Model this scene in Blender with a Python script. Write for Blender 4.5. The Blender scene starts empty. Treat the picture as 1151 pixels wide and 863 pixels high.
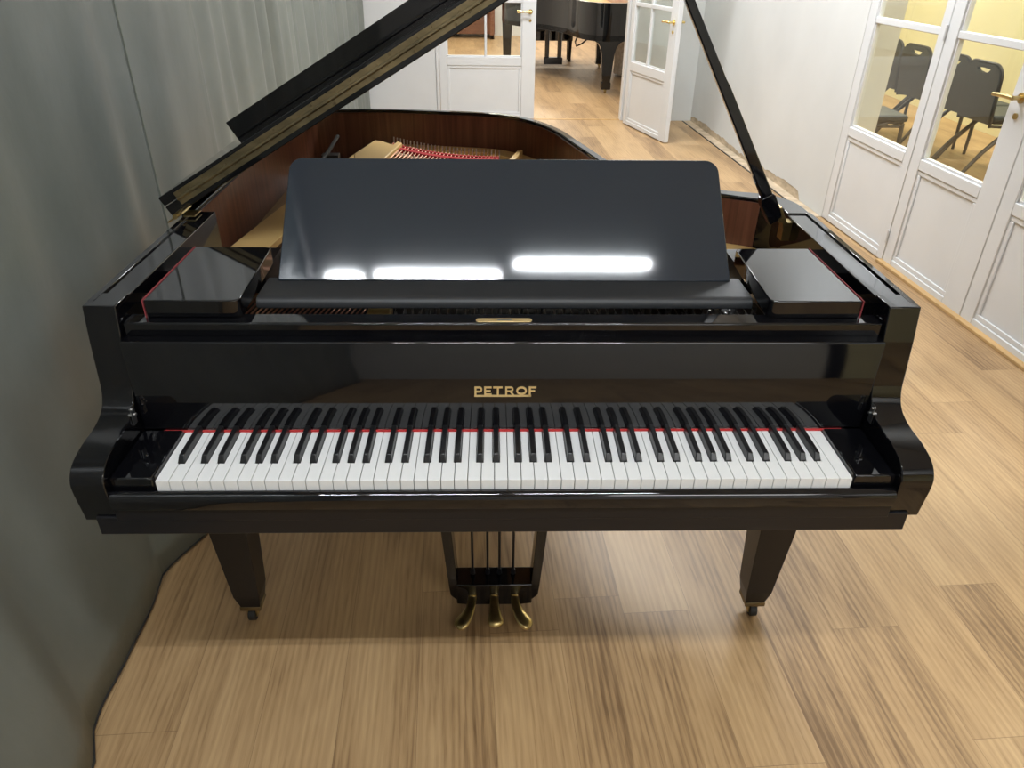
import bpy, bmesh, math, random
from mathutils import Vector, Matrix
random.seed(7)
PI = math.pi
S = bpy.context.scene
COL = S.collection

# ------------------------------------------------------------------ materials
def nm(name):
    m = bpy.data.materials.new(name); m.use_nodes = True
    nt = m.node_tree; b = nt.nodes['Principled BSDF']
    return m, nt, b
def setp(b, col=None, rough=None, metal=None, ior=None, **kw):
    if col: b.inputs['Base Color'].default_value = (*col, 1)
    if rough is not None: b.inputs['Roughness'].default_value = rough
    if metal is not None: b.inputs['Metallic'].default_value = metal
    if ior is not None: b.inputs['IOR'].default_value = ior
    for k, v in kw.items(): b.inputs[k.replace('_', ' ')].default_value = v
def N(nt, t, **kw):
    n = nt.nodes.new(t)
    for k, v in kw.items(): setattr(n, k, v)
    return n
def mat(name, col, rough=.5, metal=0, ior=None, var=.0, scale=(20, 20, 20), bump=0, bscale=80, **kw):
    """plain procedural material: base colour varied by noise, optional bump"""
    m, nt, b = nm(name); setp(b, col, rough, metal, ior, **kw); L = nt.links
    tc = N(nt, 'ShaderNodeTexCoord')
    if var:
        mp = N(nt, 'ShaderNodeMapping'); mp.inputs['Scale'].default_value = scale
        no = N(nt, 'ShaderNodeTexNoise'); no.inputs['Detail'].default_value = 5; no.inputs['Scale'].default_value = 1
        rp = N(nt, 'ShaderNodeValToRGB')
        rp.color_ramp.elements[0].position = .3; rp.color_ramp.elements[1].position = .7
        rp.color_ramp.elements[0].color = (*[c * (1 - var) for c in col], 1)
        rp.color_ramp.elements[1].color = (*[min(1, c * (1 + var)) for c in col], 1)
        L.new(tc.outputs['Object'], mp.inputs[0]); L.new(mp.outputs[0], no.inputs['Vector'])
        L.new(no.outputs['Fac'], rp.inputs[0]); L.new(rp.outputs[0], b.inputs['Base Color'])
    if bump:
        n2 = N(nt, 'ShaderNodeTexNoise'); n2.inputs['Scale'].default_value = bscale; n2.inputs['Detail'].default_value = 4
        bp = N(nt, 'ShaderNodeBump'); bp.inputs['Strength'].default_value = bump; bp.inputs['Distance'].default_value = .002
        L.new(tc.outputs['Object'], n2.inputs['Vector']); L.new(n2.outputs['Fac'], bp.inputs['Height'])
        L.new(bp.outputs[0], b.inputs['Normal'])
    return m
def srgb(r, g, b):
    f = lambda c: ((c / 255 + .055) / 1.055) ** 2.4 if c > 10 else c / 255 / 12.92
    return (f(r), f(g), f(b))

M = {}
M['lacquer'] = mat('black_lacquer', (.003, .003, .004), .045, ior=1.57, bump=.012, bscale=6)
M['desk'] = mat('desk_lacquer', (.021, .028, .038), .06, ior=1.58, bump=.012, bscale=18)  # part of the ceiling's bluish reflection is put into this base colour
M['satin'] = mat('satin_black', (.007, .007, .009), .36, ior=1.45)
M['traymat'] = mat('matte_black', (.022, .023, .025), .5, bump=.1, bscale=60)
M['blackkey'] = mat('ebony_key', (.01, .01, .011), .28)
M['ivory'] = mat('white_key', (.80, .80, .79), .25)
M['felt'] = mat('red_felt', (.50, .035, .035), .95)
M['darkfelt'] = mat('dark_red_felt', (.22, .03, .035), .95)
M['seam'] = mat('seam_thread', (.22, .235, .20), .7)
M['brass'] = mat('aged_brass', (.50, .38, .17), .30, 1, var=.25, scale=(30, 30, 30))
M['hinge'] = mat('dull_brass', (.27, .22, .13), .42, 1, var=.3, scale=(14, 40, 40))
M['gold'] = mat('gold_letter', (.75, .55, .25), .3, .6)
M['plate'] = mat('bronze_paint', (.74, .49, .19), .42, .1)
M['steel'] = mat('steel_wire', (.5, .5, .5), .3, 1)
M['copper'] = mat('copper_wire', (.70, .38, .25), .35, .9)
M['rubber'] = mat('dark_rubber', (.02, .02, .02), .6)
M['white'] = mat('white_paint', (.69, .70, .71), .38, var=.03, scale=(3, 3, 3))
M['wall'] = mat('wall_paint', (.66, .665, .655), .75, var=.04, scale=(2, 2, 2), bump=.15, bscale=30)
M['ceil'] = mat('ceiling_paint', (.78, .78, .77), .8)
M['yellow'] = mat('yellow_paint', (.80, .75, .48), .75, var=.04, scale=(2, 2, 2))
M['chairfabric'] = mat('charcoal_vinyl', (.035, .04, .045), .5, bump=.2, bscale=200)
M['chairframe'] = mat('dark_metal', (.035, .032, .03), .4, .3)
M['oakstrip'] = mat('oak_strip', (.52, .33, .14), .45, var=.15, scale=(30, 3, 30))
M['beige'] = mat('beige_upholstery', (.42, .36, .30), .9, var=.25, scale=(25, 25, 25))
M['plaster'] = mat('bare_plaster', (.50, .40, .28), .9, var=.25, scale=(12, 12, 30))
M['metalhandle'] = mat('polished_brass', (.78, .60, .25), .22, 1)
M['concrete'] = mat('worn_screed', (.30, .25, .19), .85, var=.3, scale=(10, 10, 10))

def wood(name, c1, c2, axis_scale, rough=.35, ior=1.5):
    m, nt, b = nm(name); L = nt.links; setp(b, c1, rough, ior=ior)
    tc = N(nt, 'ShaderNodeTexCoord'); mp = N(nt, 'ShaderNodeMapping'); mp.inputs['Scale'].default_value = axis_scale
    no = N(nt, 'ShaderNodeTexNoise'); no.inputs['Scale'].default_value = 1; no.inputs['Detail'].default_value = 6; no.inputs['Distortion'].default_value = .6
    rp = N(nt, 'ShaderNodeValToRGB'); rp.color_ramp.elements[0].position = .3; rp.color_ramp.elements[1].position = .72
    rp.color_ramp.elements[0].color = (*c1, 1); rp.color_ramp.elements[1].color = (*c2, 1)
    L.new(tc.outputs['Object'], mp.inputs[0]); L.new(mp.outputs[0], no.inputs['Vector']); L.new(no.outputs['Fac'], rp.inputs[0]); L.new(rp.outputs[0], b.inputs['Base Color'])
    return m
M['mahogany'] = wood('mahogany_veneer', (.085, .030, .018), (.19, .075, .042), (60, 60, 3), .3)
M['spruce'] = wood('spruce_board', (.30, .17, .07), (.42, .26, .12), (90, 3, 3), .4)
M['brownwood'] = wood('brown_wood', (.16, .06, .035), (.26, .11, .06), (4, 4, 40), .3)

TH = -0.0526                       # direction of the right wall, the planks run along it
D = Vector((math.sin(TH), math.cos(TH), 0)); NR = Vector((math.cos(TH), -math.sin(TH), 0))
WA = Vector((2.262, 1.75, 0))      # origin on the right wall

def floor_mat():
    m, nt, b = nm('oak_planks'); L = nt.links
    def mth(op, a, bb=None, c=None):
        n = N(nt, 'ShaderNodeMath', operation=op)
        for i, v in enumerate((a, bb, c)):
            if v is None: continue
            if hasattr(v, 'links'): L.new(v, n.inputs[i])
            else: n.inputs[i].default_value = v
        return n.outputs[0]
    tc = N(nt, 'ShaderNodeTexCoord')
    mp = N(nt, 'ShaderNodeMapping'); mp.inputs['Rotation'].default_value = (0, 0, TH); 
    L.new(tc.outputs['Object'], mp.inputs[0])
    sp = N(nt, 'ShaderNodeSeparateXYZ'); L.new(mp.outputs[0], sp.inputs[0])
    W_, LN = .1805, 1.21
    u = mth('DIVIDE', mth('ADD', sp.outputs[0], -.160 + .1805 * 40), W_)
    col = mth('FLOOR', u); fu = mth('FRACT', u)
    wn = N(nt, 'ShaderNodeTexWhiteNoise', noise_dimensions='1D'); L.new(col, wn.inputs['W'])
    v = mth('ADD', mth('DIVIDE', mth('ADD', sp.outputs[1], 20), LN), wn.outputs['Value'])
    row = mth('FLOOR', v); fv = mth('FRACT', v)
    cb = N(nt, 'ShaderNodeCombineXYZ'); L.new(col, cb.inputs[0]); L.new(row, cb.inputs[1])
    wn2 = N(nt, 'ShaderNodeTexWhiteNoise', noise_dimensions='3D'); L.new(cb.outputs[0], wn2.inputs['Vector'])
    # grain coordinates, shifted per plank
    cb2 = N(nt, 'ShaderNodeCombineXYZ'); L.new(mth('MULTIPLY', wn2.outputs['Value'], 37.0), cb2.inputs[2])
    L.new(mth('MULTIPLY', sp.outputs[0], 1.0), cb2.inputs[0]); L.new(sp.outputs[1], cb2.inputs[1])
    def noise(scale, det, dist=0):
        mm = N(nt, 'ShaderNodeMapping'); mm.inputs['Scale'].default_value = scale
        no = N(nt, 'ShaderNodeTexNoise'); no.inputs['Scale'].default_value = 1; no.inputs['Detail'].default_value = det; no.inputs['Distortion'].default_value = dist
        L.new(cb2.outputs[0], mm.inputs[0]); L.new(mm.outputs[0], no.inputs['Vector']); return no.outputs['Fac']
    fine = noise((300, 12, 1), 6, .5); mid = noise((38, 2.6, 1), 6, 1.6); big = noise((8, 1.1, 1), 4, .9)
    # cathedral rings
    mm = N(nt, 'ShaderNodeMapping'); mm.inputs['Scale'].default_value = (7.0, .55, 1)
    L.new(cb2.outputs[0], mm.inputs[0])
    wv = N(nt, 'ShaderNodeTexWave', wave_type='RINGS', rings_direction='Z'); wv.inputs['Scale'].default_value = 2.6; wv.inputs['Distortion'].default_value = 7; wv.inputs['Detail'].default_value = 3; wv.inputs['Detail Scale'].default_value = 1.2
    L.new(mm.outputs[0], wv.inputs['Vector'])
    t = mth('ADD', mth('MULTIPLY', fine, .32), mth('MULTIPLY', mid, .30))
    t = mth('ADD', t, mth('ADD', mth('MULTIPLY', wv.outputs['Fac'], .12), .10))
    t = mth('ADD', t, mth('MULTIPLY', mth('SUBTRACT', wn2.outputs['Value'], .5), .20))
    t = mth('ADD', t, mth('MULTIPLY', mth('SUBTRACT', big, .5), .55))
    rp = N(nt, 'ShaderNodeValToRGB'); e = rp.color_ramp.elements
    e[0].position = .22; e[0].color = (.185, .105, .047, 1); e[1].position = .74; e[1].color = (.55, .37, .19, 1)
    k = e.new(.44); k.color = (.40, .252, .122, 1)
    L.new(t, rp.inputs[0])
    gap = mth('MAXIMUM', mth('LESS_THAN', fu, .008), mth('LESS_THAN', fv, .0014))
    mx = N(nt, 'ShaderNodeMix', data_type='RGBA'); mx.inputs['B'].default_value = (.20, .12, .06, 1)
    L.new(mth('MULTIPLY', gap, .7), mx.inputs['Factor']); L.new(rp.outputs[0], mx.inputs['A']); L.new(mx.outputs['Result'], b.inputs['Base Color'])
    b.inputs['Roughness'].default_value = .42
    bp = N(nt, 'ShaderNodeBump'); bp.inputs['Strength'].default_value = .08; bp.inputs['Distance'].default_value = .001
    L.new(fine, bp.inputs['Height']); L.new(bp.outputs[0], b.inputs['Normal'])
    return m
M['floor'] = floor_mat()

def curtain_mat():
    m, nt, b = nm('grey_green_satin'); L = nt.links
    setp(b, (.12, .127, .11), .47, ior=1.55)
    tc = N(nt, 'ShaderNodeTexCoord'); mp = N(nt, 'ShaderNodeMapping'); mp.inputs['Scale'].default_value = (3, 3, 1.5)
    no = N(nt, 'ShaderNodeTexNoise'); no.inputs['Scale'].default_value = 1; no.inputs['Detail'].default_value = 6; no.inputs['Roughness'].default_value = .65
    rp = N(nt, 'ShaderNodeValToRGB'); rp.color_ramp.elements[0].position = .3; rp.color_ramp.elements[1].position = .7
    rp.color_ramp.elements[0].color = (.125, .139, .128, 1); rp.color_ramp.elements[1].color = (.180, .196, .180, 1)
    L.new(tc.outputs['Object'], mp.inputs[0]); L.new(mp.outputs[0], no.inputs['Vector']); L.new(no.outputs['Fac'], rp.inputs[0]); L.new(rp.outputs[0], b.inputs['Base Color'])
    bp = N(nt, 'ShaderNodeBump'); bp.inputs['Strength'].default_value = .3; bp.inputs['Distance'].default_value = .01
    L.new(no.outputs['Fac'], bp.inputs['Height']); L.new(bp.outputs[0], b.inputs['Normal'])
    return m
M['curtain'] = curtain_mat()

def glass_mat():
    m = bpy.data.materials.new('clear_glass'); m.use_nodes = True; nt = m.node_tree; nt.nodes.clear(); L = nt.links
    o = N(nt, 'ShaderNodeOutputMaterial'); mx = N(nt, 'ShaderNodeMixShader'); t = N(nt, 'ShaderNodeBsdfTransparent'); g = N(nt, 'ShaderNodeBsdfGlossy')
    g.inputs['Roughness'].default_value = .02; lw = N(nt, 'ShaderNodeLayerWeight'); lw.inputs['Blend'].default_value = .5; f1 = N(nt, 'ShaderNodeMath', operation='POWER'); f1.inputs[1].default_value = 4; L.new(lw.outputs['Facing'], f1.inputs[0]); f = N(nt, 'ShaderNodeMath', operation='MULTIPLY_ADD'); f.inputs[1].default_value = .9; f.inputs[2].default_value = .045; L.new(f1.outputs[0], f.inputs[0])
    t.inputs['Color'].default_value = (.95, .97, .95, 1)
    L.new(f.outputs[0], mx.inputs[0]); L.new(t.outputs[0], mx.inputs[1]); L.new(g.outputs[0], mx.inputs[2]); L.new(mx.outputs[0], o.inputs[0])
    return m
M['glass'] = glass_mat()
def emit(name, col, s):
    m, nt, b = nm(name); setp(b, col, .5); b.inputs['Emission Color'].default_value = (*col, 1); b.inputs['Emission Strength'].default_value = s
    return m
M['tube'] = emit('lamp_diffuser', (1, .98, .95), 9)
M['tubewarm'] = emit('warm_diffuser', (1, .90, .70), 5)

# ------------------------------------------------------------------ mesh helpers
class MB:
    def __init__(s): s.v = []; s.f = []
    def add(s, vs, fs):
        n = len(s.v); s.v += [Vector(v) for v in vs]; s.f += [tuple(i + n for i in f) for f in fs]; return s
    def box(s, x0, x1, y0, y1, z0, z1, T=None):
        vs = [Vector((x, y, z)) for z in (z0, z1) for y in (y0, y1) for x in (x0, x1)]
        if T: vs = [T(v) for v in vs]
        return s.add(vs, [(0, 2, 3, 1), (4, 5, 7, 6), (0, 1, 5, 4), (2, 6, 7, 3), (0, 4, 6, 2), (1, 3, 7, 5)])
    def prism(s, poly, a, b, T):
        """poly of 2-D points swept from a to b; T(u, v, w) gives the 3-D point"""
        n = len(poly); vs = [T(u, v, a) for u, v in poly] + [T(u, v, b) for u, v in poly]
        return s.add(vs, [tuple(range(n - 1, -1, -1)), tuple(range(n, 2 * n))] + [(i, (i + 1) % n, n + (i + 1) % n, n + i) for i in range(n)])
    def ribbon(s, p, q, z0, z1):
        """solid between two open paths p and q, from z0 to z1"""
        n = len(p); vs = []
        for a, b in zip(p, q): vs += [(a[0], a[1], z0), (b[0], b[1], z0), (b[0], b[1], z1), (a[0], a[1], z1)]
        fs = []
        for i in range(n - 1):
            for k in range(4): fs.append((4 * i + k, 4 * i + (k + 1) % 4, 4 * i + 4 + (k + 1) % 4, 4 * i + 4 + k))
        fs += [(3, 2, 1, 0), (4 * n - 4, 4 * n - 3, 4 * n - 2, 4 * n - 1)]
        return s.add(vs, fs)
    def tube(s, pts, r, n=10, caps=True):
        pts = [Vector(p) for p in pts]; rs = r if isinstance(r, (list, tuple)) else [r] * len(pts)
        vs = []; ref = None
        for i, p in enumerate(pts):
            t = (pts[min(i + 1, len(pts) - 1)] - pts[max(i - 1, 0)]).normalized()
            if ref is None: ref = Vector((0, 0, 1)) if abs(t.z) < .9 else Vector((1, 0, 0))
            a = (ref - t * ref.dot(t)).normalized(); ref = a; b = t.cross(a)
            vs += [p + (a * math.cos(2 * PI * k / n) + b * math.sin(2 * PI * k / n)) * rs[i] for k in range(n)]
        fs = [(i * n + k, i * n + (k + 1) % n, i * n + n + (k + 1) % n, i * n + n + k) for i in range(len(pts) - 1) for k in range(n)]
        if caps: fs += [tuple(range(n - 1, -1, -1)), tuple(range(len(vs) - n, len(vs)))]
        return s.add(vs, fs)
    def cyl(s, a, b, r, n=16): return s.tube([a, b], r, n)
    def grid(s, rows):
        n = len(rows[0]); vs = [v for r in rows for v in r]
        return s.add(vs, [(i * n + k, i * n + k + 1, i * n + n + k + 1, i * n + n + k) for i in range(len(rows) - 1) for k in range(n - 1)])
    def build(s, name, m, parent=None, bevel=0, smooth=True, seg=2, normals=True):
        me = bpy.data.meshes.new(name); me.from_pydata(s.v, [], s.f)
        if normals:
            bm = bmesh.new(); bm.from_mesh(me); bmesh.ops.recalc_face_normals(bm, faces=bm.faces); bm.to_mesh(me); bm.free()
        me.materials.append(M[m]); 
        if smooth:
            for p_ in me.polygons: p_.use_smooth = True
            me.set_sharp_from_angle(angle=math.radians(35))
        o = bpy.data.objects.new(name, me); COL.objects.link(o)
        if parent: o.parent = parent
        if bevel:
            md = o.modifiers.new('bevel', 'BEVEL'); md.width = bevel; md.segments = seg; md.limit_method = 'ANGLE'; md.angle_limit = math.radians(35); md.harden_normals = False
        return o
def empty(name, loc=(0, 0, 0), rz=0):
    o = bpy.data.objects.new(name, None); COL.objects.link(o); o.location = loc; o.rotation_euler = (0, 0, rz); return o
def tag(o, label=None, cat=None, group=None, kind=None):
    if label: o['label'] = label
    if cat: o['category'] = cat
    if group: o['group'] = group
    if kind: o['kind'] = kind
    return o
def struct(mb, name, m, parent=None, **kw):
    o = mb.build(name, m, parent, **kw)
    if not parent: o['kind'] = 'structure'
    return o
def copy_tree(o, parent=None):
    c = o.copy(); COL.objects.link(c); c.parent = parent
    for ch in list(o.children): copy_tree(ch, c)
    return c
def catmull(P, n=6):
    P = [Vector(p) for p in P]; out = []
    for i in range(len(P) - 1):
        a = P[max(i - 1, 0)]; b = P[i]; c = P[i + 1]; d = P[min(i + 2, len(P) - 1)]
        for k in range(n):
            t = k / n
            out.append(.5 * ((2 * b) + (c - a) * t + (2 * a - 5 * b + 4 * c - d) * t * t + (3 * b - a - 3 * c + d) * t ** 3))
    out.append(P[-1]); return out
def offset(P, d):
    """offset an open 2-D path to its left by d (d may be a list)"""
    out = []
    for i, p in enumerate(P):
        t = (P[min(i + 1, len(P) - 1)] - P[max(i - 1, 0)]).normalized()
        dd = d[i] if isinstance(d, list) else d
        out.append(Vector((p[0] - t[1] * dd, p[1] + t[0] * dd)))
    return out
XYZ = lambda u, v, w: (u, v, w)         # footprint prism, swept in z
YZX = lambda u, v, w: (w, u, v)         # side profile, swept in x
XZY = lambda u, v, w: (u, w, v)         # front profile, swept in y

# ------------------------------------------------------------------ the grand piano
piano = empty('grand_piano')
tag(piano, 'black polished grand piano in the foreground, its lid propped open and its full keyboard bare', 'piano')

# --- arms (cheeks) with the S-shaped front
prof = [(.72, .9815), (.235, .9815), (.235, .985), (.178, .985), (.168, .925), (.160, .86), (.154, .82), (.136, .793), (.100, .780), (.050, .776), (.015, .768), (-.004, .756), (-.014, .738), (-.014, .715), (-.006, .653), (.72, .653)]
def arm_profile():
    mid = [Vector(p) for p in prof[4:15]]
    c = catmull([Vector(prof[3])] + mid[:-1], 5)
    return prof[:3] + [tuple(p) for p in c] + [prof[14], prof[15]]
AP = arm_profile()
for s in (-1, 1):
    a = MB().prism(AP, s * .692, s * .75, YZX).build('arm', 'lacquer', piano, bevel=.0025)
    # raised lid rest on the arm top
    MB().prism([(.200, .978), (.200, .9853), (.72, .9853), (.72, .978)], s * .738, s * .7505, YZX).build('lid_rest', 'lacquer', a, bevel=.0012)
    # pivot screws of the fall board on the inner face
    b = MB(); x = s * .6905
    for (yy, zz) in ((.128, .80), (.121, .792), (.134, .786)): b.cyl((s * .693, yy, zz), (s * .686, yy, zz), .003, 10)
    b.box(min(x, x - s * .0015), max(x, x - s * .0015), .123, .137, .768, .806)
    b.build('pivot_plate', 'steel', a)

# --- rim
IN = catmull([(-.740, .70), (-.741, 1.1), (-.741, 1.5), (-.740, 1.78), (-.718, 1.89), (-.64, 1.952), (-.433, 1.963), (-.242, 1.938), (-.051, 1.903), (.042, 1.853), (.128, 1.753), (.191, 1.615), (.228, 1.47), (.264, 1.331), (.305, 1.175), (.36, 1.06), (.46, .955), (.58, .872), (.655, .833), (.685, .80), (.692, .76), (.692, .715)], 6)
OUT = offset(IN, [.056 if p.x > .66 else (.056 - (.66 - p.x) * .2 if p.x > .53 else .026) for p in IN])
rim = MB().ribbon(IN, OUT, .66, .985).build('rim', 'lacquer', piano, bevel=.003)
LN = list(IN)
LN = [p for p in LN if not (p.x > .665 and p.y < .83)]
MB().ribbon(LN, offset(LN, -.004), .80, .975).build('inner_rim', 'mahogany', piano)
SB = [tuple(p) for p in IN]
MB().prism([(-.69, .25), (-.69, .70)] + SB[1:-1] + [(.69, .25)], .795, .803, XYZ).build('soundboard', 'spruce', piano, smooth=False)
# beams below the soundboard
for (a, b) in (((-.45, .55), (-.12, 1.85)), ((.45, .55), (.05, 1.70)), ((0, .55), (-.05, 1.85))):
    d = (Vector(b) - Vector(a)).normalized(); n = Vector((-d.y, d.x)) * .04
    A, B = Vector(a), Vector(b)
    MB().prism([tuple(A - n), tuple(A + n), tuple(B + n), tuple(B - n)], .66, .79, XYZ).build('under_brace', 'satin', piano)

# --- iron frame
PF = [p for p in offset(IN, -.006) if p.x > -.43 and p.y > .9 or p.x > .3]
PF = catmull([(-.712, .78), (-.656, 1.178), (-.60, 1.52), (-.565, 1.70), (-.53, 1.86), (-.48, 1.935)], 5) + PF
wd = []
for p in PF:
    if p.x < -.5: w = .10
    elif p.x < .1: w = .07
    else: w = .085
    wd.append(-w)
wd[-1] = wd[-2] = -.02
plate = MB().ribbon(PF, offset(PF, wd), .842, .858)
plate.box(-.686, .686, .45, .60, .848, .866); plate.box(-.686, -.605, .205, .46, .848, .862)
plate.ribbon([Vector((-.686, .55)), Vector((-.712, .80))], [Vector((-.60, .55)), Vector((-.60, .80))], .842, .858)
plate.ribbon([Vector((.686, .55)), Vector((.686, .80))], [Vector((.60, .55)), Vector((.60, .80))], .842, .858)
plate = plate.build('iron_frame', 'plate', piano, bevel=.002)
for (a, b, w, h) in (((-.27, .55), (-.02, 1.50), .012, .885), ((.10, .55), (.16, 1.50), .012, .885), ((.38, .55), (.40, 1.0), .014, .90)):
    A, B = Vector(a), Vector(b); d = (B - A).normalized(); n = Vector((-d.y, d.x)) * w
    MB().prism([tuple(A - n), tuple(A + n), tuple(B + n * .8), tuple(B - n * .8)], .85, h if h else .9, XYZ).build('frame_strut', 'plate', plate, bevel=.004)
# raised flange at the tail left, and its lip
fl = [(-.494, 1.48), (-.517, 1.634), (-.473, 1.841), (-.442, 1.827), (-.398, 1.771), (-.385, 1.829), (-.365, 1.80), (-.415, 1.48)]
MB().prism(fl, .850, .899, XYZ).build('tail_flange', 'plate', plate, bevel=.004)
MB().prism([(.020, 1.60), (.066, 1.775), (.084, 1.775), (.045, 1.60)], .85, .882, XYZ).build('frame_strut', 'plate', plate, bevel=.003)
hk = MB().tube([(-.655, 1.50, .86), (-.63, 1.62, .875), (-.61, 1.72, .905), (-.598, 1.78, .925)], .007, 8)
hk.box(-.64, -.58, 1.66, 1.70, .858, .885)
hk.build('lid_hook', 'chairframe', plate)
# pin block in front
MB().box(-.604, .686, .205, .449, .850, .868).build('pin_block', 'satin', piano)
MB().box(-.287, -.237, .352, .40, .866, .886).build('frame_boss', 'plate', plate, bevel=.004)
MB().box(-.67, -.60, .345, .42, .866, .880).build('frame_boss', 'plate', plate, bevel=.004)
# bass strings (copper wound), overstrung
for i in range(30):
    t = i / 29
    a = Vector((-.600 + .300 * t, .235, .884)); b_ = Vector((-.405 + .40 * t, 1.865 - .19 * t - .05 * math.sin(PI * t), .884))
    MB().tube([a, b_], .0022 - .0007 * t, 6).build('bass_string', 'copper', plate)
for i in range(46):
    t = i / 45; x0 = -.23 + .83 * t
    # end on the bent side
    y1 = 1.62 - 1.02 * t ** .75; x1 = x0 - .12 * (1 - t) * 0 + .02
    if x1 > .10: x1 = x0
    lim = .255 - .085
    MB().tube([(x0, .36, .880), (x0 - .03 * (1 - t), max(.66, min(y1, 1.60)), .872)], .0007, 5).build('treble_string', 'steel', plate)
for i in range(58):
    t = i / 57; x0 = -.225 + .86 * t + .003 * (i % 2)
    MB().cyl((x0, .358 + .014 * (i % 3), .872), (x0, .355 + .014 * (i % 3), .889), .0022, 8).build('tuning_pin', 'steel', plate)
# bass bridge, felts and hitch pins at the tail
def tl(t, off): return Vector((-.405 + .40 * t, 1.865 - .19 * t - .05 * math.sin(PI * t) + off))
for name, o0, o1, z0, z1, m in (('bass_bridge', -.155, -.115, .845, .8825, 'spruce'), ('string_felt', -.085, -.055, .858, .887, 'felt'), ('string_felt', -.030, -.018, .858, .886, 'felt')):
    MB().ribbon([tl(k / 16, o0) for k in range(17)], [tl(k / 16, o1) for k in range(17)], z0, z1).build(name, m, plate)
MB().ribbon([tl(k / 16, -.05) for k in range(17)], [tl(k / 16, .03) for k in range(17)], .855, .866).build('hitch_plate', 'plate', plate)
for i in range(30):
    p = tl(i / 29, 0); MB().cyl((p.x, p.y, .862), (p.x + .001, p.y + .006, .904), .0026, 7).build('hitch_pin', 'steel', plate)
for i in range(22):
    p = tl(i / 21, -.135); MB().cyl((p.x, p.y, .88), (p.x, p.y, .893), .002, 6).build('bridge_pin', 'steel', plate)

# --- keybed, slip, key blocks
MB().box(-.728, .728, -.012, .56, .624, .664).build('key_bed', 'satin', piano, bevel=.002)
MB().box(-.691, .691, -.0125, .02, .655, .6865).build('key_bed_front', 'satin', piano, bevel=.001)
sl = [(-.002, .684), (-.002, .7150), (-.0033, .7165)] + [(-.0033 - .0155 * math.sin(k * PI / 20), .701 + .0155 * math.cos(k * PI / 20)) for k in range(1, 11)] + [(-.0188, .690), (-.0175, .684)]
MB().prism(sl, -.691, .691, YZX).build('key_slip', 'lacquer', piano, bevel=.0008)
MB().box(-.691, .691, .0, .30, .664, .700).build('key_frame', 'satin', piano)
for s in (-1, 1):
    x0, x1 = sorted((s * .6165, s * .691))
    MB().box(x0, x1, .002, .151, .70, .7395).build('key_block', 'lacquer', piano, bevel=.003)
    x0, x1 = sorted((s * .6145, s * .6162))
    MB().box(x0, x1, .01, .151, .71, .7385).build('key_block_edge', 'steel', piano)
# --- keys
PW = 1.225 / 52
names = 'ABCDEFG'
blacks = {}
for w in range(51):
    nme = names[w % 7]
    sh = {'A': .0035, 'C': -.0030, 'D': .0030, 'F': -.0038, 'G': 0}.get(nme)
    if sh is not None: blacks[w] = -.6125 + (w + 1) * PW + sh
for w in range(52):
    x0 = -.6125 + w * PW + .0006; x1 = x0 + PW - .0012
    xl = max(x0, blacks[w - 1] + .0070) if (w - 1) in blacks else x0
    xr = min(x1, blacks[w] - .0070) if w in blacks else x1
    poly = [(x0, 0), (x1, 0), (x1, .0505)]
    if xr < x1: poly += [(xr, .0505)]
    poly += [(xr, .166), (xl, .166)]
    if xl > x0: poly += [(xl, .0505)]
    poly += [(x0, .0505)]
    poly = [poly[i] for i in range(len(poly)) if i == 0 or poly[i] != poly[i - 1]]
    dz = random.uniform(-.00025, .00025)
    MB().prism(poly, .711, .735 + dz, XYZ).build('white_key', 'ivory', piano, bevel=.0006, smooth=False)
for w, x in blacks.items():
    hb, ht = .0062, .0046
    vs = [(x - hb, .052, .720), (x + hb, .052, .720), (x + hb, .166, .720), (x - hb, .166, .720),
          (x - hb, .052, .7355), (x + hb, .052, .7355), (x + hb, .166, .7355), (x - hb, .166, .7355),
          (x - ht, .0605, .7475), (x + ht, .0605, .7475), (x + ht, .166, .7475), (x - ht, .166, .7475)]
    MB().add(vs, [(3, 2, 1, 0), (0, 1, 5, 4), (1, 2, 6, 5), (2, 3, 7, 6), (3, 0, 4, 7), (4, 5, 9, 8), (5, 6, 10, 9), (6, 7, 11, 10), (7, 4, 8, 11), (8, 9, 10, 11)]).build('black_key', 'blackkey', piano, bevel=.0014, seg=3)
MB().box(-.652, .652, .1475, .1515, .7352, .7385).build('red_key_felt', 'felt', piano)

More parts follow.
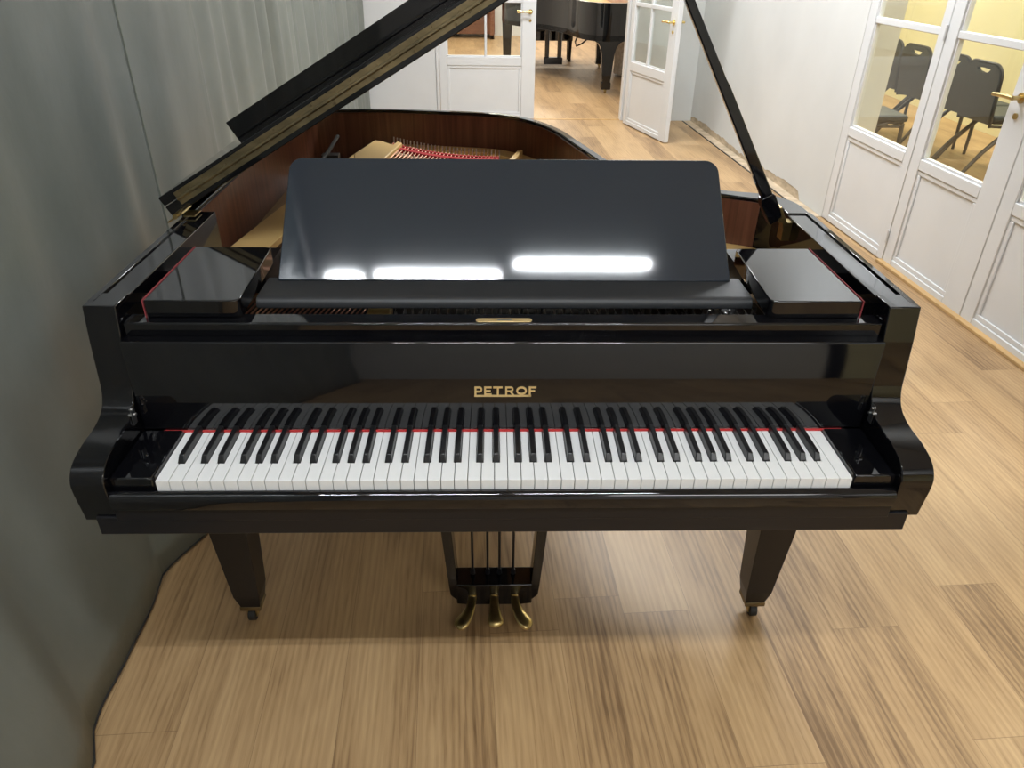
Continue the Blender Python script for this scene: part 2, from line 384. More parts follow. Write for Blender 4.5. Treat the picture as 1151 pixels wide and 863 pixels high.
# --- fall board with the letters, lock rail
fb = MB().prism([(.152, .7395), (.152, .922), (.1545, .926), (.179, .926), (.179, .7485), (.166, .7485), (.166, .7395)], -.6905, .6905, YZX).build('fall_board', 'lacquer', piano, bevel=.0022, seg=3)
def letters():
    m = MB(); u = 1 / 3453.; vz = 1 / 2880.
    X0 = -.0612; Z0 = .8125           # left edge, underside of the underline
    def r(a, b, c, d): m.box(X0 + (a - 312) * u, X0 + (b - 312) * u, .1503, .1525, Z0 + c * vz, Z0 + d * vz)
    def arc(cx, cz, rx, rz, a0, a1, t, n=14):
        P = []; Q = []
        for k in range(n + 1):
            a = math.radians(a0 + (a1 - a0) * k / n)
            P.append((X0 + (cx + rx * math.cos(a) - 312) * u, Z0 + (cz + rz * math.sin(a)) * vz))
            Q.append((X0 + (cx + (rx - t) * math.cos(a) - 312) * u, Z0 + (cz + (rz - t) * math.sin(a)) * vz))
        for k in range(n): m.prism([P[k], P[k + 1], Q[k + 1], Q[k]], .1503, .1525, XZY)
    B, T = 11, 63; t = 10
    r(312, 680, 0, 10)                                    # underline from P to the foot of the F
    r(314, 326, 8, T); r(326, 346, T - t, T); r(326, 346, 27, 27 + t); arc(345, (T + 27) / 2, 19, (T - 27) / 2, -90, 90, t)
    r(376, 388, B, T); r(388, 424, T - t, T); r(388, 418, 32, 41); r(388, 424, B, B + t - 1)
    r(434, 494, T - t, T); r(458, 471, B, T - t)
    r(512, 524, B, T); r(524, 548, T - t, T); r(524, 548, 30, 39); arc(547, (T + 30) / 2, 18, (T - 30) / 2, -90, 90, t)
    m.prism([(X0 + (540 - 312) * u, Z0 + 31 * vz), (X0 + (553 - 312) * u, Z0 + 31 * vz), (X0 + (570 - 312) * u, Z0 + B * vz), (X0 + (556 - 312) * u, Z0 + B * vz)], .1503, .1525, XZY)
    arc(617, (B + T) / 2, 34, (T - B) / 2, 0, 360, 11, 32)
    r(664, 677, 2, T); r(677, 712, T - t, T); r(677, 704, 31, 40)
    return m
letters().build('brand_lettering', 'gold', fb, smooth=False)
MB().box(-.6905, .6905, .179, .2205, .90, .951).build('lock_rail', 'lacquer', piano, bevel=.004, seg=4)
pl = MB().prism([(-.006 + .0515 * cx, .1915 + .0072 * sy) for cx, sy in [(-.88, -1), (.88, -1), (.94, -.87), (.98, -.5), (1.0, 0), (.98, .5), (.94, .87), (.88, 1), (-.88, 1), (-.94, .87), (-.98, .5), (-1, 0), (-.98, -.5), (-.94, -.87)]], .9505, .9525, XYZ).build('lock_plate', 'gold', piano, bevel=.0005)
MB().box(-.018, .008, .188, .195, .9524, .9530).build('lock_slot', 'steel', pl)

# --- desk tray, side boxes, felt edges
tr = [(.390, .929), (.390, .951), (.303, .951), (.294, .949), (.288, .944), (.286, .937), (.286, .931), (.289, .929)]
MB().prism(tr, -.483, .483, YZX).build('desk_tray', 'traymat', piano, bevel=.001)
for s in (-1, 1):
    P = [(.653, .202), (.653, .474), (.508, .474), (.498, .471), (.493, .463), (.483, .217), (.485, .209), (.490, .204), (.499, .202)]
    bx = MB().prism([(s * a, b) for a, b in P], .951, .985, XYZ).build('side_box', 'lacquer', piano, bevel=.002)
    x0, x1 = sorted((s * .6535, s * .6555))
    f = MB().box(x0, x1, .203, .474, .965, .9862); f.box(x0, x1, .2005, .204, .945, .9862); f.build('edge_felt', 'darkfelt', bx)
    # inner ledge carrying the box
    x0, x1 = sorted((s * .50, s * .692))
    MB().box(x0, x1, .42, .56, .903, .951).build('box_ledge', 'satin', piano)

# --- music desk
PH = math.radians(38.5)
def dk(u, v, w): return (u,   .372 + v * math.sin(PH) + w * math.cos(PH), .952 + v * math.cos(PH) - w * math.sin(PH))
def deskpoly():
    H = .261; P = [(-.4605, 0), (.4605, 0)]
    for k in range(9):
        a = k / 8 * PI / 2; P.append((.419 + .028 * math.cos(a), H - .028 + .028 * math.sin(a)))
    for k in range(9):
        a = PI / 2 + k / 8 * PI / 2; P.append((-.419 + .028 * math.cos(a), H - .028 + .028 * math.sin(a)))
    return P
md = MB().prism(deskpoly(), 0, .012, dk).build('music_desk', 'desk', piano, bevel=.0025, seg=3)
for s in (-1, 1):
    MB().tube([dk(s * .2, .16, .014), (s * .2, .60, .925)], .006, 8).build('desk_support', 'brass', md)
MB().box(-.44, .44, .39, .43, .929, .948).build('desk_hinge_rail', 'satin', md)
MB().box(-.48, .48, .43, .62, .905, .925).build('desk_slide', 'satin', piano)

# --- lid: main board, folded front flap with its hanging front board, continuous hinge
LA = math.radians(30.4)
def lid(s, y, n): return (-.792 + s * math.cos(LA) - n * math.sin(LA), y, .976 + s * math.sin(LA) + n * math.cos(LA))
LP = [(p.x + .792, p.y) for p in [p for p in offset(IN, .05)]]
LP = [(0.004, .70)] + [(max(.004, a), b) for a, b in LP if b > .76] + [(1.56, .75), (1.56, .70)]
LT = lambda u, v, w: lid(u, v, w)
lidm = MB().prism(LP, -.0045, .0225, LT).build('lid', 'lacquer', piano, bevel=.002)
flap = MB().prism([(.004, .70), (1.556, .70), (1.556, 1.235), (.004, 1.235)], .0245, .0470, LT).build('lid_flap', 'lacquer', lidm, bevel=.003)
MB().prism([(.048, 1.212), (1.51, 1.212), (1.51, 1.232), (.048, 1.232)], .0468, .099, LT).build('flap_front_board', 'lacquer', lidm, bevel=.002)
for (n0, n1) in ((.0078, .0215), (.0250, .0385)):
    h = MB()
    h.prism([(.045, .6972), (1.54, .6972), (1.54, .700), (.045, .700)], n0, n1, LT)
    k = .07
    while k < 1.5:
        for j in (0, 1):
            c = Vector(lid(k + j * .037 + (.02 if n0 > .02 else 0), .6975, (n0 + n1) / 2 + (.003 if j else -.003)))
            h.tube([c, c + Vector((0, -.0022, 0))], [.0036, .0022], 8)
        k += .105
    h.build('hinge_leaf', 'hinge', lidm, smooth=False)
MB().tube([lid(.045, .6965, .023), lid(1.54, .6965, .023)], .0042, 10).build('hinge_knuckle', 'hinge', lidm)
# hinges on the spine
for y in (.69, 1.25, 1.80):
    h = MB().box(-.748, -.722, y - .022, y + .022, .985, .9878); h.tube([(-.762, y - .035, .989), (-.762, y + .035, .989)], .006, 10)
    h.prism([(.006, y - .03), (.05, y - .03), (.05, y + .03), (.006, y + .03)], -.008, -.0045, LT)
    h.build('lid_hinge', 'brass', piano)

# --- prop stick
B0 = Vector((.655, .688, .978)); dirp = Vector((-math.sin(LA), 0, math.cos(LA))); side = Vector((math.cos(LA), 0, math.sin(LA)))
s_hit = (B0.x + .792) * math.cos(LA) + (B0.z - .976) * math.sin(LA)
Lp = ((s_hit * math.sin(LA) + .976) - B0.z) / math.cos(LA)
def pt(a, b, y): return tuple(B0 + dirp * a + side * b + Vector((0, y, 0)))
PT = lambda u, v, w: pt(u, v, w)
ps = MB().prism([(.045, -.014), (.045, .013), (.09, .0135), (.34, .0125), (.36, .0105), (Lp - .004, .008), (Lp, 0), (Lp - .004, -.008), (.09, -.0125)], -.010, .010, PT).build('prop_stick', 'lacquer', piano, bevel=.003)
MB().prism([(.0, -.020), (.0, .004), (.012, .016), (.062, .017), (.070, .013), (.070, -.016), (.055, -.021)], -.014, .014, PT).build('prop_bracket', 'lacquer', ps, bevel=.002)
h = MB().prism([(-.028, .003), (-.028, .018), (.03, .020), (.03, .016), (.004, .012)], -.016, .012, PT)
h.cyl(pt(.0, .008, -.018), pt(.0, .008, .016), .006, 10); h.box(.672, .692, .675, .705, .93, .975); h.build('prop_hinge', 'brass', ps)

# --- legs
def leg(cx, cy, ztop, sgn):
    def ring(z, h, c): return [(c - h, cy - h, z), (c + h, cy - h, z), (c + h, cy + h, z), (c - h, cy + h, z)]
    # straight taper, chamfered foot
    zs = [(.052, .0250, cx - sgn * .001), (.095, .0330, cx), (.30, .0430, cx + sgn * .002), (ztop, .0560, cx + sgn * .006)]
    m = MB(); vs = []
    for z, h, c in zs: vs += ring(z, h, c)
    fs = [(3, 2, 1, 0)] + [(4 * i + k, 4 * i + (k + 1) % 4, 4 * i + 4 + (k + 1) % 4, 4 * i + 4 + k) for i in range(3) for k in range(4)] + [(12, 13, 14, 15)]
    m.add(vs, fs); L = m.build('leg', 'satin', piano, bevel=.002, smooth=False)
    MB().box(cx - .0265, cx + .0265, cy - .0265, cy + .0265, .040, .053).build('brass_cap', 'hinge', L, bevel=.001)
    c = MB().tube([(cx, cy, .040), (cx, cy, .030)], .016, 14)
    c.box(cx - .012, cx - .008, cy - .020, cy + .012, .012, .034); c.box(cx + .008, cx + .012, cy - .020, cy + .012, .012, .034)
    c.cyl((cx - .013, cy - .010, .017), (cx + .013, cy - .010, .017), .004, 10)
    c.build('caster_fork', 'brass', L)
    MB().tube([(cx - .009, cy - .014, .0190), (cx + .009, cy - .014, .0190)], .0188, 24).build('caster_wheel', 'rubber', L, bevel=.0015)
leg(.667, .360, .626, 1); leg(-.660, .360, .626, -1); leg(-.12, 1.70, .662, 1)

# --- pedal lyre
LX = -.024
ly = MB().prism([(-.100, .028), (-.070, .024), (.070, .024), (.100, .028), (.100, .098), (-.100, .098)], .362, .428, lambda u, v, w: (LX + u, w, v)).build('pedal_lyre', 'lacquer', piano, bevel=.003)
for s in (-1, 1):
    P = [(.096, .040), (.102, .040), (.116, .056), (.119, .085), (.150, .50), (.155, .626), (.118, .626), (.120, .50), (.098, .11), (.094, .085)]
    MB().prism([(LX + s * a, b) for a, b in P], .366, .424, XZY).build('lyre_post', 'lacquer', ly, bevel=.002)
    # rear brace rods
    MB().tube([(LX + s * .125, .428, .12), (LX + s * .15, .78, .665)], .007, 8).build('lyre_brace', 'satin', ly)
for x in (-.0585, -.018, .014, .051):
    c = MB().tube([(LX + x * .98, .405, .098), (LX + x * .98, .405, .113), (LX + x * .98, .405, .114), (LX + x, .40, .626)], [.007, .0055, .0034, .0034], 10)
    c.build('pedal_rod', 'satin', ly)
MB().box(LX - .04, LX + .04, .362, .43, .624 - .02, .626).build('lyre_block', 'satin', ly)
def pedal(x0, bend):
    # flat brass arm leaving the box, widening into a rounded toe that curves outwards
    C = [(x0, .370, .058), (x0, .355, .058), (x0 + bend * .002, .338, .054), (x0 + bend * .006, .322, .048), (x0 + bend * .015, .306, .041), (x0 + bend * .025, .294, .036), (x0 + bend * .034, .286, .032), (x0 + bend * .041, .281, .029)]
    Wd = [.0115, .0115, .0120, .0140, .0180, .0215, .0200, .010]
    Hh = [.0035, .004, .005, .0065, .0085, .009, .008, .004]
    rows = []; n = 14
    for i, c in enumerate(C):
        c = Vector(c); a = Vector(C[max(i - 1, 0)]); b = Vector(C[min(i + 1, len(C) - 1)]); t = (b - a).normalized()
        sd = t.cross(Vector((0, 0, 1))).normalized(); up = sd.cross(t).normalized()
        rows.append([c + sd * math.cos(2 * PI * k / n) * Wd[i] + up * math.sin(2 * PI * k / n) * Hh[i] for k in range(n + 1)])
    m = MB(); vs = [v for r in rows for v in r[:n]]
    fs = [(i * n + k, i * n + (k + 1) % n, i * n + n + (k + 1) % n, i * n + n + k) for i in range(len(C) - 1) for k in range(n)] + [tuple(range(n)), tuple(range(len(vs) - 1, len(vs) - n - 1, -1))]
    m.add(vs, fs); m.box(x0 - .014, x0 + .014, .3585, .3635, .050, .066)
    o = m.build('pedal', 'brass', ly)
    sm = o.modifiers.new('sub', 'SUBSURF'); sm.levels = 1; sm.render_levels = 1
pedal(LX - .058, -1); pedal(LX, .15); pedal(LX + .054, 1)

# ------------------------------------------------------------------ the room
def P3(s, z, off=0): v = WA + D * s + NR * off; return (v.x, v.y, z)
def WT(u, v, w): return P3(u, v, w)                   # right wall: u along, v height, w outwards
CH = 3.15
FW = 6.79                                              # far wall
struct(MB().box(-2.2, 9.5, -4.2, 16.2, -.06, 0), 'floor', 'floor', smooth=False)
struct(MB().box(-2.2, 2.62, -4.2, FW + .02, CH, CH + .08), 'ceiling', 'ceil', smooth=False)
struct(MB().box(-2.2, -2.1, -4.2, FW, 0, CH), 'wall_left', 'wall', smooth=False)
struct(MB().box(-2.2, 2.7, -4.2, -4.1, 0, CH), 'wall_back', 'wall', smooth=False)
# right wall beyond the glazed doors: painted, with a ragged unpainted foot
SC = (FW + .02 - WA.y) / D.y
wr = MB()
foot = []; k = 0; s0 = 1.955
while s0 + k * .045 < SC:
    s_ = s0 + k * .045; z_ = .042 + .020 * math.sin(s_ * 3.1) + random.uniform(-.009, .009) + (.012 if 3 < s_ < 4.2 else 0)
    if s_ < 2.35: z_ = .004
    foot.append((s_, max(.004, z_))); k += 1
foot.append((SC, .045))
wr.prism([(s0, 2.15), (s0, .004)] + foot[1:] + [(SC, CH), (-6, CH), (-6, 2.15)], 0, .004, WT)
struct(wr, 'wall_right', 'wall', smooth=False)
struct(MB().prism([(s0, 0), (SC, 0), (SC, CH - .005), (-6, CH - .005), (-6, 2.15), (s0, 2.15)], .004, .20, WT), 'wall_right_core', 'wall', smooth=False)
struct(MB().prism([(s0, .001), (SC - .01, .001), (SC - .01, .10), (s0, .10)], .0025, .006, WT), 'baseboard_plain', 'plaster', smooth=False)
# small return of wall seen through the first pane
struct(MB().prism([(2.30, 0), (2.5, 0), (2.5, CH - .01), (2.30, CH - .01)], .2, .42, WT), 'trim_1', 'wall', smooth=False)
# dark gap line at the foot of that wall and oak strip below the doors
struct(MB().prism([(1.96, 0), (SC - .03, 0), (SC - .03, .003), (1.96, .003)], -.078, 0, WT), 'trim_2', 'plaster', smooth=False)
struct(MB().prism([(1.96, 0), (SC - .03, 0), (SC - .03, .004), (1.96, .004)], -.090, -.078, WT), 'trim_7', 'rubber', smooth=False)
struct(MB().prism([(-5.8, .001), (1.17, .001), (1.17, .016), (-5.8, .016)], -.032, .02, WT), 'baseboard_right', 'oakstrip', bevel=.002, smooth=False)

def door_leaf(name, T, W, zt, rail0, rail1, bars, stile=(.085, .085), mull=None, handle=None, hinge_s=None, bottom=.0, th=.045):
    """glazed leaf: T(u, v, w) with u across 0..W, v height, w 0 (front) .. th"""
    d = empty(name); d['kind'] = 'structure'
    f = MB(); a, b = stile
    f.prism([(0, bottom), (a, bottom), (a, zt), (0, zt)], 0, th, T); f.prism([(W - b, bottom), (W, bottom), (W, zt), (W - b, zt)], 0, th, T)
    f.prism([(a, bottom), (W - b, bottom), (W - b, .045), (a, .045)], 0, th, T)
    f.prism([(a, rail0), (W - b, rail0), (W - b, rail1), (a, rail1)], 0, th, T)
    f.prism([(a, zt - .09), (W - b, zt - .09), (W - b, zt), (a, zt)], 0, th, T)
    f.build('door_frame', 'white', d, bevel=.004)
    for z in bars: MB().prism([(a, z - .017), (W - b, z - .017), (W - b, z + .017), (a, z + .017)], .004, th - .004, T).build('glazing_bar', 'white', d, bevel=.004)
    if mull is not None: MB().prism([(mull - .012, rail1), (mull + .012, rail1), (mull + .012, zt - .09), (mull - .012, zt - .09)], .004, th - .004, T).build('glazing_bar', 'white', d, bevel=.004)
    MB().prism([(a, .045), (W - b, .045), (W - b, rail0), (a, rail0)], .014, th - .014, T).build('door_panel', 'white', d, smooth=False)
    mo = MB()
    for w0, w1 in ((.002, .014), (th - .014, th - .002)):
        g = .012; h_ = .026
        for (x0, x1, z0, z1) in ((a, W - b, .045, .045 + h_), (a, W - b, rail0 - h_, rail0), (a, a + h_, .045 + h_, rail0 - h_), (W - b - h_, W - b, .045 + h_, rail0 - h_)):
            mo.prism([(x0, z0), (x1, z0), (x1, z1), (x0, z1)], w0 + .004, w1, T)
    mo.build('panel_moulding', 'white', d, bevel=.004)
    bead = MB()
    for (x0, x1, z0, z1) in ((a, W - b, rail1, rail1 + .012), (a, a + .012, rail1, zt - .09), (W - b - .012, W - b, rail1, zt - .09)):
        bead.prism([(x0, z0), (x1, z0), (x1, z1), (x0, z1)], .010, th - .010, T)
    bead.build('glazing_bead', 'white', d)
    MB().prism([(a, rail1), (W - b, rail1), (W - b, zt - .09), (a, zt - .09)], th / 2 - .002, th / 2 + .002, T).build('glass_pane', 'glass', d, smooth=False)
    if handle:
        hx, hz, dr, faces = handle
        for fc in faces:
            sg = -1 if fc == 0 else 1; w0 = 0 if fc == 0 else th
            h = MB()
            h.tube([T(hx, hz, w0), T(hx, hz, w0 + sg * .008)], .022, 18); h.tube([T(hx, hz, w0), T(hx, hz, w0 + sg * .048)], .009, 12)
            h.tube([T(hx + dr * -.006, hz, w0 + sg * .046), T(hx + dr * .05, hz + .002, w0 + sg * .050), T(hx + dr * .125, hz - .003, w0 + sg * .048)], [.010, .0095, .008], 12)
            h.tube([T(hx, hz - .075, w0), T(hx, hz - .075, w0 + sg * .007)], .013, 14)
            h.build('door_handle', 'brass' if name == 'door_2' else 'metalhandle', d)
    if hinge_s is not None:
        for z in (.15, 1.19, 1.9):
            c = MB().tube([T(hinge_s, z - .035, -.006), T(hinge_s, z + .035, -.006)], .0075, 10); c.build('door_hinge', 'white', d)
    return d

# glazed doors along the right wall; u runs away from the camera
JO = [1.953, 1.157, .412, -.333, -1.078, -1.823, -2.568, -3.313]
for i in range(7):
    s1, s0_ = JO[i], JO[i + 1] + .005
    T = (lambda s0_: (lambda u, v, w: P3(s0_ + u, v, w)))(s0_)
    W = s1 - s0_
    hd = ((.085, 1.0, 1, (0,)) if i == 1 else None)
    door_leaf('door_%d' % (i + 1), T, W, 2.14, .545, .600, [1.19, 1.68], stile=((.065 if i == 0 else .150 if i == 1 else .09), .085), handle=hd, hinge_s=(0 if i == 0 else None), bottom=.006)

# far wall: fixed board, closed leaf, opening, pale return
struct(MB().box(-2.1, .386 + .87, FW, FW + .12, 2.16, CH), 'wall_far', 'wall', smooth=False)
struct(MB().box(1.288, 2.3, FW, FW + .12, 0, CH - .01), 'wall_far_return', 'wall', smooth=False)
struct(MB().box(-2.1, -.592, FW, FW + .06, 0, 2.159), 'trim_3', 'white', bevel=.003, smooth=False)
struct(MB().box(-.589, -.560, FW - .01, FW + .06, 0, 2.159), 'trim_4', 'white', bevel=.004, smooth=False)
struct(MB().box(1.268, 1.288, FW - .01, FW + .10, 0, 2.159), 'trim_5', 'white', bevel=.003, smooth=False)
door_leaf('door_8', lambda u, v, w: (-.556 + u, FW + w, v), .942, 2.14, .505, .585, [1.075, 1.55], stile=(.075, .135), mull=.455, handle=(.885, .985, -1, (0, 1)), bottom=.008)
# open leaf, hinged at the right of the opening and swung towards the piano
H0 = Vector((1.272, 6.64)); H1 = Vector((1.515, 5.77)); hd_ = (H1 - H0).normalized(); hn = Vector((-hd_.y, hd_.x))
door_leaf('door_9', lambda u, v, w: (H0.x + hd_.x * u + hn.x * w, H0.y + hd_.y * u + hn.y * w, v), (H1 - H0).length, 2.14, .505, .585, [1.075, 1.55], stile=(.07, .125), mull=.40, handle=(.85, .985, -1, (0, 1)), bottom=.008)
struct(MB().box(.39, 1.267, FW + .01, FW + .05, 0, .004), 'trim_6', 'oakstrip', smooth=False)

# side room with yellow walls
struct(MB().box(4.80, 4.9, -4.2, 9.3, 0, CH), 'wall_side_yellow', 'yellow', smooth=False)
struct(MB().box(2.30, 4.85, 9.2, 9.3, 0, CH), 'wall_side_end', 'yellow', smooth=False)
struct(MB().box(2.55, 4.85, -4.2, -4.1, 0, CH), 'wall_side_back', 'yellow', smooth=False)
struct(MB().box(2.15, 4.9, -4.2, 9.3, CH + .001, CH + .08), 'ceiling_side', 'ceil', smooth=False)
# far room
struct(MB().box(-3.6, 2.3, 14.7, 14.8, 0, CH), 'wall_far_room', 'wall', smooth=False)
struct(MB().box(-3.6, 2.3, FW + .13, 14.8, CH + .001, CH + .08), 'ceiling_far', 'ceil', smooth=False)
struct(MB().box(-3.7, -3.6, FW, 14.8, 0, CH), 'wall_far_left', 'wall', smooth=False)
struct(MB().box(2.2, 2.3, FW + .13, 14.8, 0, CH), 'wall_far_right', 'wall', smooth=False)
struct(MB().box(-3.7, -2.1, FW, FW + .1, 0, CH), 'wall_far_stub', 'wall', smooth=False)
struct(MB().box(-3.7, -2.2, FW - .1, 14.8, -.055, -.001), 'floor_far', 'floor', smooth=False)

# ------------------------------------------------------------------ curtains
def hem(y):
    K = [(-3.6, -.98), (-1.0, -.93), (-.30, -.90), (-.06, -.912), (.02, -.942), (.18, -.951), (.34, -.960), (.50, -.974), (.58, -.945), (.67, -.905), (.85, -.93), (1.15, -1.0), (2.0, -1.02), (3.5, -1.08), (5.0, -1.14), (6.74, -1.27)]
    for (a, xa), (b, xb) in zip(K, K[1:]):
        if y <= b:
            t = max(0, min(1, (y - a) / (b - a))); return xa + (xb - xa) * t
    return K[-1][1]
def folds(y, z, ph):
    t = min(1, z / 2.6)
    a = .006 + .016 * t
    if y > 1.6: a += .012 * min(1, (y - 1.6))
    w = math.sin(y * 11 + ph + .5 * math.sin(y * 3.1) + .25 * z) + .55 * math.sin(y * 23.7 + 1.3 * math.sin(y * 2.2) + ph * 2 - .3 * z) + .6 * math.sin(y * 5.3 + ph)
    if y > 1.8: w += 1.0 * math.sin(y * 34 + .8 * math.sin(y * 4))
    sh = max(0, math.sin(y * 6.7 + .9 + .12 * z)) ** 8 * 1.2
    return a * (w * .55 + sh)
def top(y): return -1.02 if y < 1.2 else -1.02 - .25 * (y - 1.2) / 5.5
def curtain(y0, y1, ph, dx, n=260, nz=30):
    rows = []
    for j in range(nz + 1):
        z = .006 + (2.95 - .006) * j / nz
        t = min(1, z / .9); t = t * t * (3 - 2 * t)
        row = []
        for i in range(n + 1):
            y = y0 + (y1 - y0) * i / n
            x = hem(y) * (1 - t) + (top(y) + .02 * math.sin(y * 2.1 + 1)) * t
            row.append(Vector((x + dx - folds(y, z, ph) + .02, y, z)))
        rows.append(row)
    return rows
for (y0, y1, ph, dx, lab) in ((-3.6, 1.15, .4, .0, 'wide grey-green satin curtain filling the left edge of the picture, nearest the keyboard'),
                             (1.10, 6.74, 1.7, -.012, 'grey-green satin curtain with narrower folds behind the raised piano lid, ending at the white doors')):
    R = curtain(y0, y1, ph, dx)
    m = MB().grid(R)
    o = m.build('curtain', 'curtain', None, normals=False)
    for p_ in o.data.polygons: p_.use_smooth = True
    o.data.set_sharp_from_angle(angle=PI)
    sd = o.modifiers.new('thick', 'SOLIDIFY'); sd.thickness = .004
    tag(o, lab, 'curtain', 'grey-green curtains hung along the left side')
    h = MB().tube([R[0][k] + Vector((0, 0, .004)) for k in range(0, len(R[0]), 2)], .003, 6); h.build('hem_seam', 'rubber', o)
    # stitched edge where the two lengths meet
    kk = -1 if y1 < 2 else 0
    e = MB().tube([r[kk] + Vector((.001, 0, 0)) for r in R], .0022, 6); e.build('side_seam', 'seam', o)
rl = MB().tube([(-1.02, -3.7, 2.99), (-1.02, 1.2, 2.99), (-1.27, 6.7, 2.99)], .018, 12)
rl.tube([(-1.02, -3, 2.99), (-1.02, -3, CH)], .008, 8); rl.tube([(-1.02, .8, 2.99), (-1.02, .8, CH)], .008, 8); rl.tube([(-1.25, 6.3, 2.99), (-1.25, 6.3, CH)], .008, 8)
tag(rl.build('curtain_rail', 'steel'), 'metal rail carrying the grey-green curtains under the ceiling', 'rail')

# ------------------------------------------------------------------ banquet chairs in the side room
def make_chair():
    t = empty('banquet_chair')
    W = .41; R_ = .09; y0, y1 = .44, .88
    def bk(u, v, w): return (w - .10 * (v - .40) , u, v)        # back leans backwards (chair faces +x)
    outer = []; inner = []
    H = lambda a, b: (a, b)
    def rr(hw, z0, z1, r):
        P = [(-hw + .01, z0), (hw - .01, z0)]
        for k in range(9): a = k / 8 * PI / 2; P.append((hw - r + r * math.cos(a), z1 - r + r * math.sin(a)))
        for k in range(9): a = PI / 2 + k / 8 * PI / 2; P.append((-hw + r + r * math.cos(a), z1 - r + r * math.sin(a)))
        return P
    O = rr(W / 2, .42, .82, .085)
    # panel with a D-shaped hand hole near the top
    hole = [(-.085, .788), (-.06, .766), (0, .757), (.06, .766), (.085, .788), (0, .792)]
    bm = bmesh.new()
    def loop(P, w): vs = [bm.verts.new(bk(u, v, w)) for u, v in P]; return [bm.edges.new((vs[i], vs[(i + 1) % len(vs)])) for i in range(len(vs))]
    e = loop(O, 0) + loop(hole, 0)
    bmesh.ops.triangle_fill(bm, use_beauty=True, use_dissolve=False, edges=e)
    ret = bmesh.ops.extrude_face_region(bm, geom=bm.faces[:])
    for v in [g for g in ret['geom'] if isinstance(g, bmesh.types.BMVert)]: v.co.x += .028
    bmesh.ops.recalc_face_normals(bm, faces=bm.faces)
    me = bpy.data.meshes.new('backrest'); bm.to_mesh(me); bm.free(); me.materials.append(M['chairfabric'])
    o = bpy.data.objects.new('backrest', me); COL.objects.link(o); o.parent = t
    F = rr(W / 2 + .006, .40, .828, .09)
    MB().tube([bk(u, v, .014) for u, v in F[1:] + [F[0]]], .011, 10).build('back_frame', 'chairframe', t)
    MB().box(.03, .45, -.20, .20, .435, .485).build('seat', 'chairfabric', t, bevel=.018, seg=3)
    MB().box(.05, .43, -.185, .185, .420, .436).build('seat_base', 'chairframe', t, bevel=.003)
    for s in (-1, 1):
        MB().tube([(.42, s * .185, .425), (.425, s * .19, .30), (.43, s * .195, .004)], [.016, .0155, .013], 10).build('leg', 'chairframe', t)
        MB().tube([(.30, s * .19, .425), (.20, s * .195, .40), (.02, s * .205, .22), (-.14, s * .215, .004)], [.015, .0165, .016, .013], 10).build('leg', 'chairframe', t)
        MB().tube([(.014, s * .205, .41), (.10, s * .20, .405), (.42, s * .19, .405)], .010, 8).build('side_rail', 'chairframe', t)
    MB().tube([(.42, -.185, .40), (.42, .185, .40)], .009, 8).build('stretcher', 'chairframe', t)
    return t
ch = make_chair()
spots = [(3.66, 4.79, 2, 'dark banquet chair in the yellow room, nearest of the row, beside the brass lever'),
         (3.68, 5.23, 3, 'dark banquet chair at the left edge of the second glazed door pane, second nearest'),
         (3.66, 5.80, 4, 'dark banquet chair half hidden at the right edge of the first glazed door pane'),
         (3.68, 6.34, 5, 'dark banquet chair farthest away, its whole back seen in the first glazed door'),
         (2.60, 4.78, 0, 'dark banquet chair of which only grey seat and legs show, low in the first pane')]
for i, (x, y, a, lab) in enumerate(spots):
    o = ch if i == 0 else copy_tree(ch)
    o.location = (x, y, 0); o.rotation_euler.z = math.radians(a)
    tag(o, lab, 'chair', 'banquet chairs behind the glazed doors')

# ------------------------------------------------------------------ things in the far room
g = empty('grand_piano', (0, 0, 0))
tag(g, 'second black grand piano standing in the room beyond the open white door', 'piano')
a0 = Vector((1.57, 8.05)); ax = Vector((-.03, 1)).normalized()
body = catmull([(1.60, 10.75), (1.60, 9.8), (1.60, 8.6), (1.56, 8.20), (1.40, 8.04), (1.15, 8.08), (.98, 8.35), (.88, 8.8), (.72, 9.2), (.42, 9.6), (.17, 10.0), (.10, 10.4), (.10, 10.75)], 6)
bi = offset(body, -.05)
MB().ribbon(body, bi, .60, .99).build('case', 'lacquer', g, bevel=.004)
MB().prism([tuple(p) for p in body], .60, .66, XYZ).build('case_bottom', 'lacquer', g)
MB().prism([tuple(p) for p in bi], .86, .88, XYZ).build('iron_frame', 'plate', g)
MB().ribbon(offset(body, -.05), offset(body, -.054), .88, .98).build('inner_rim', 'brownwood', g)
MB().box(.10, 1.60, 10.75, 11.0, .58, .76).build('key_bed', 'lacquer', g, bevel=.005)
kb = MB(); kb.box(.2, 1.5, 10.82, 10.98, .76, .775); kb.build('keyboard', 'ivory', g)
def farleg(cx, cy):
    P = [(.30, .62), (.30, .605)]
    q = [(.20, .590), (.13, .555), (.095, .51), (.075, .44), (.062, .30), (.052, .17), (.047, .155), (.047, .13), (.056, .12), (.056, .055), (.050, .045)]
    P += q; P = P + [(-a, b) for a, b in reversed(P)]
    L = MB().prism([(cx + a, b) for a, b in P], cy - .06, cy + .06, XZY).build('leg', 'lacquer', g, bevel=.004)
    c = MB().tube([(cx, cy, .05), (cx, cy, .03)], .022, 12); c.tube([(cx - .012, cy, .0235), (cx + .012, cy, .0235)], .0235, 20); c.build('caster', 'brass', L)
farleg(1.325, 8.40)
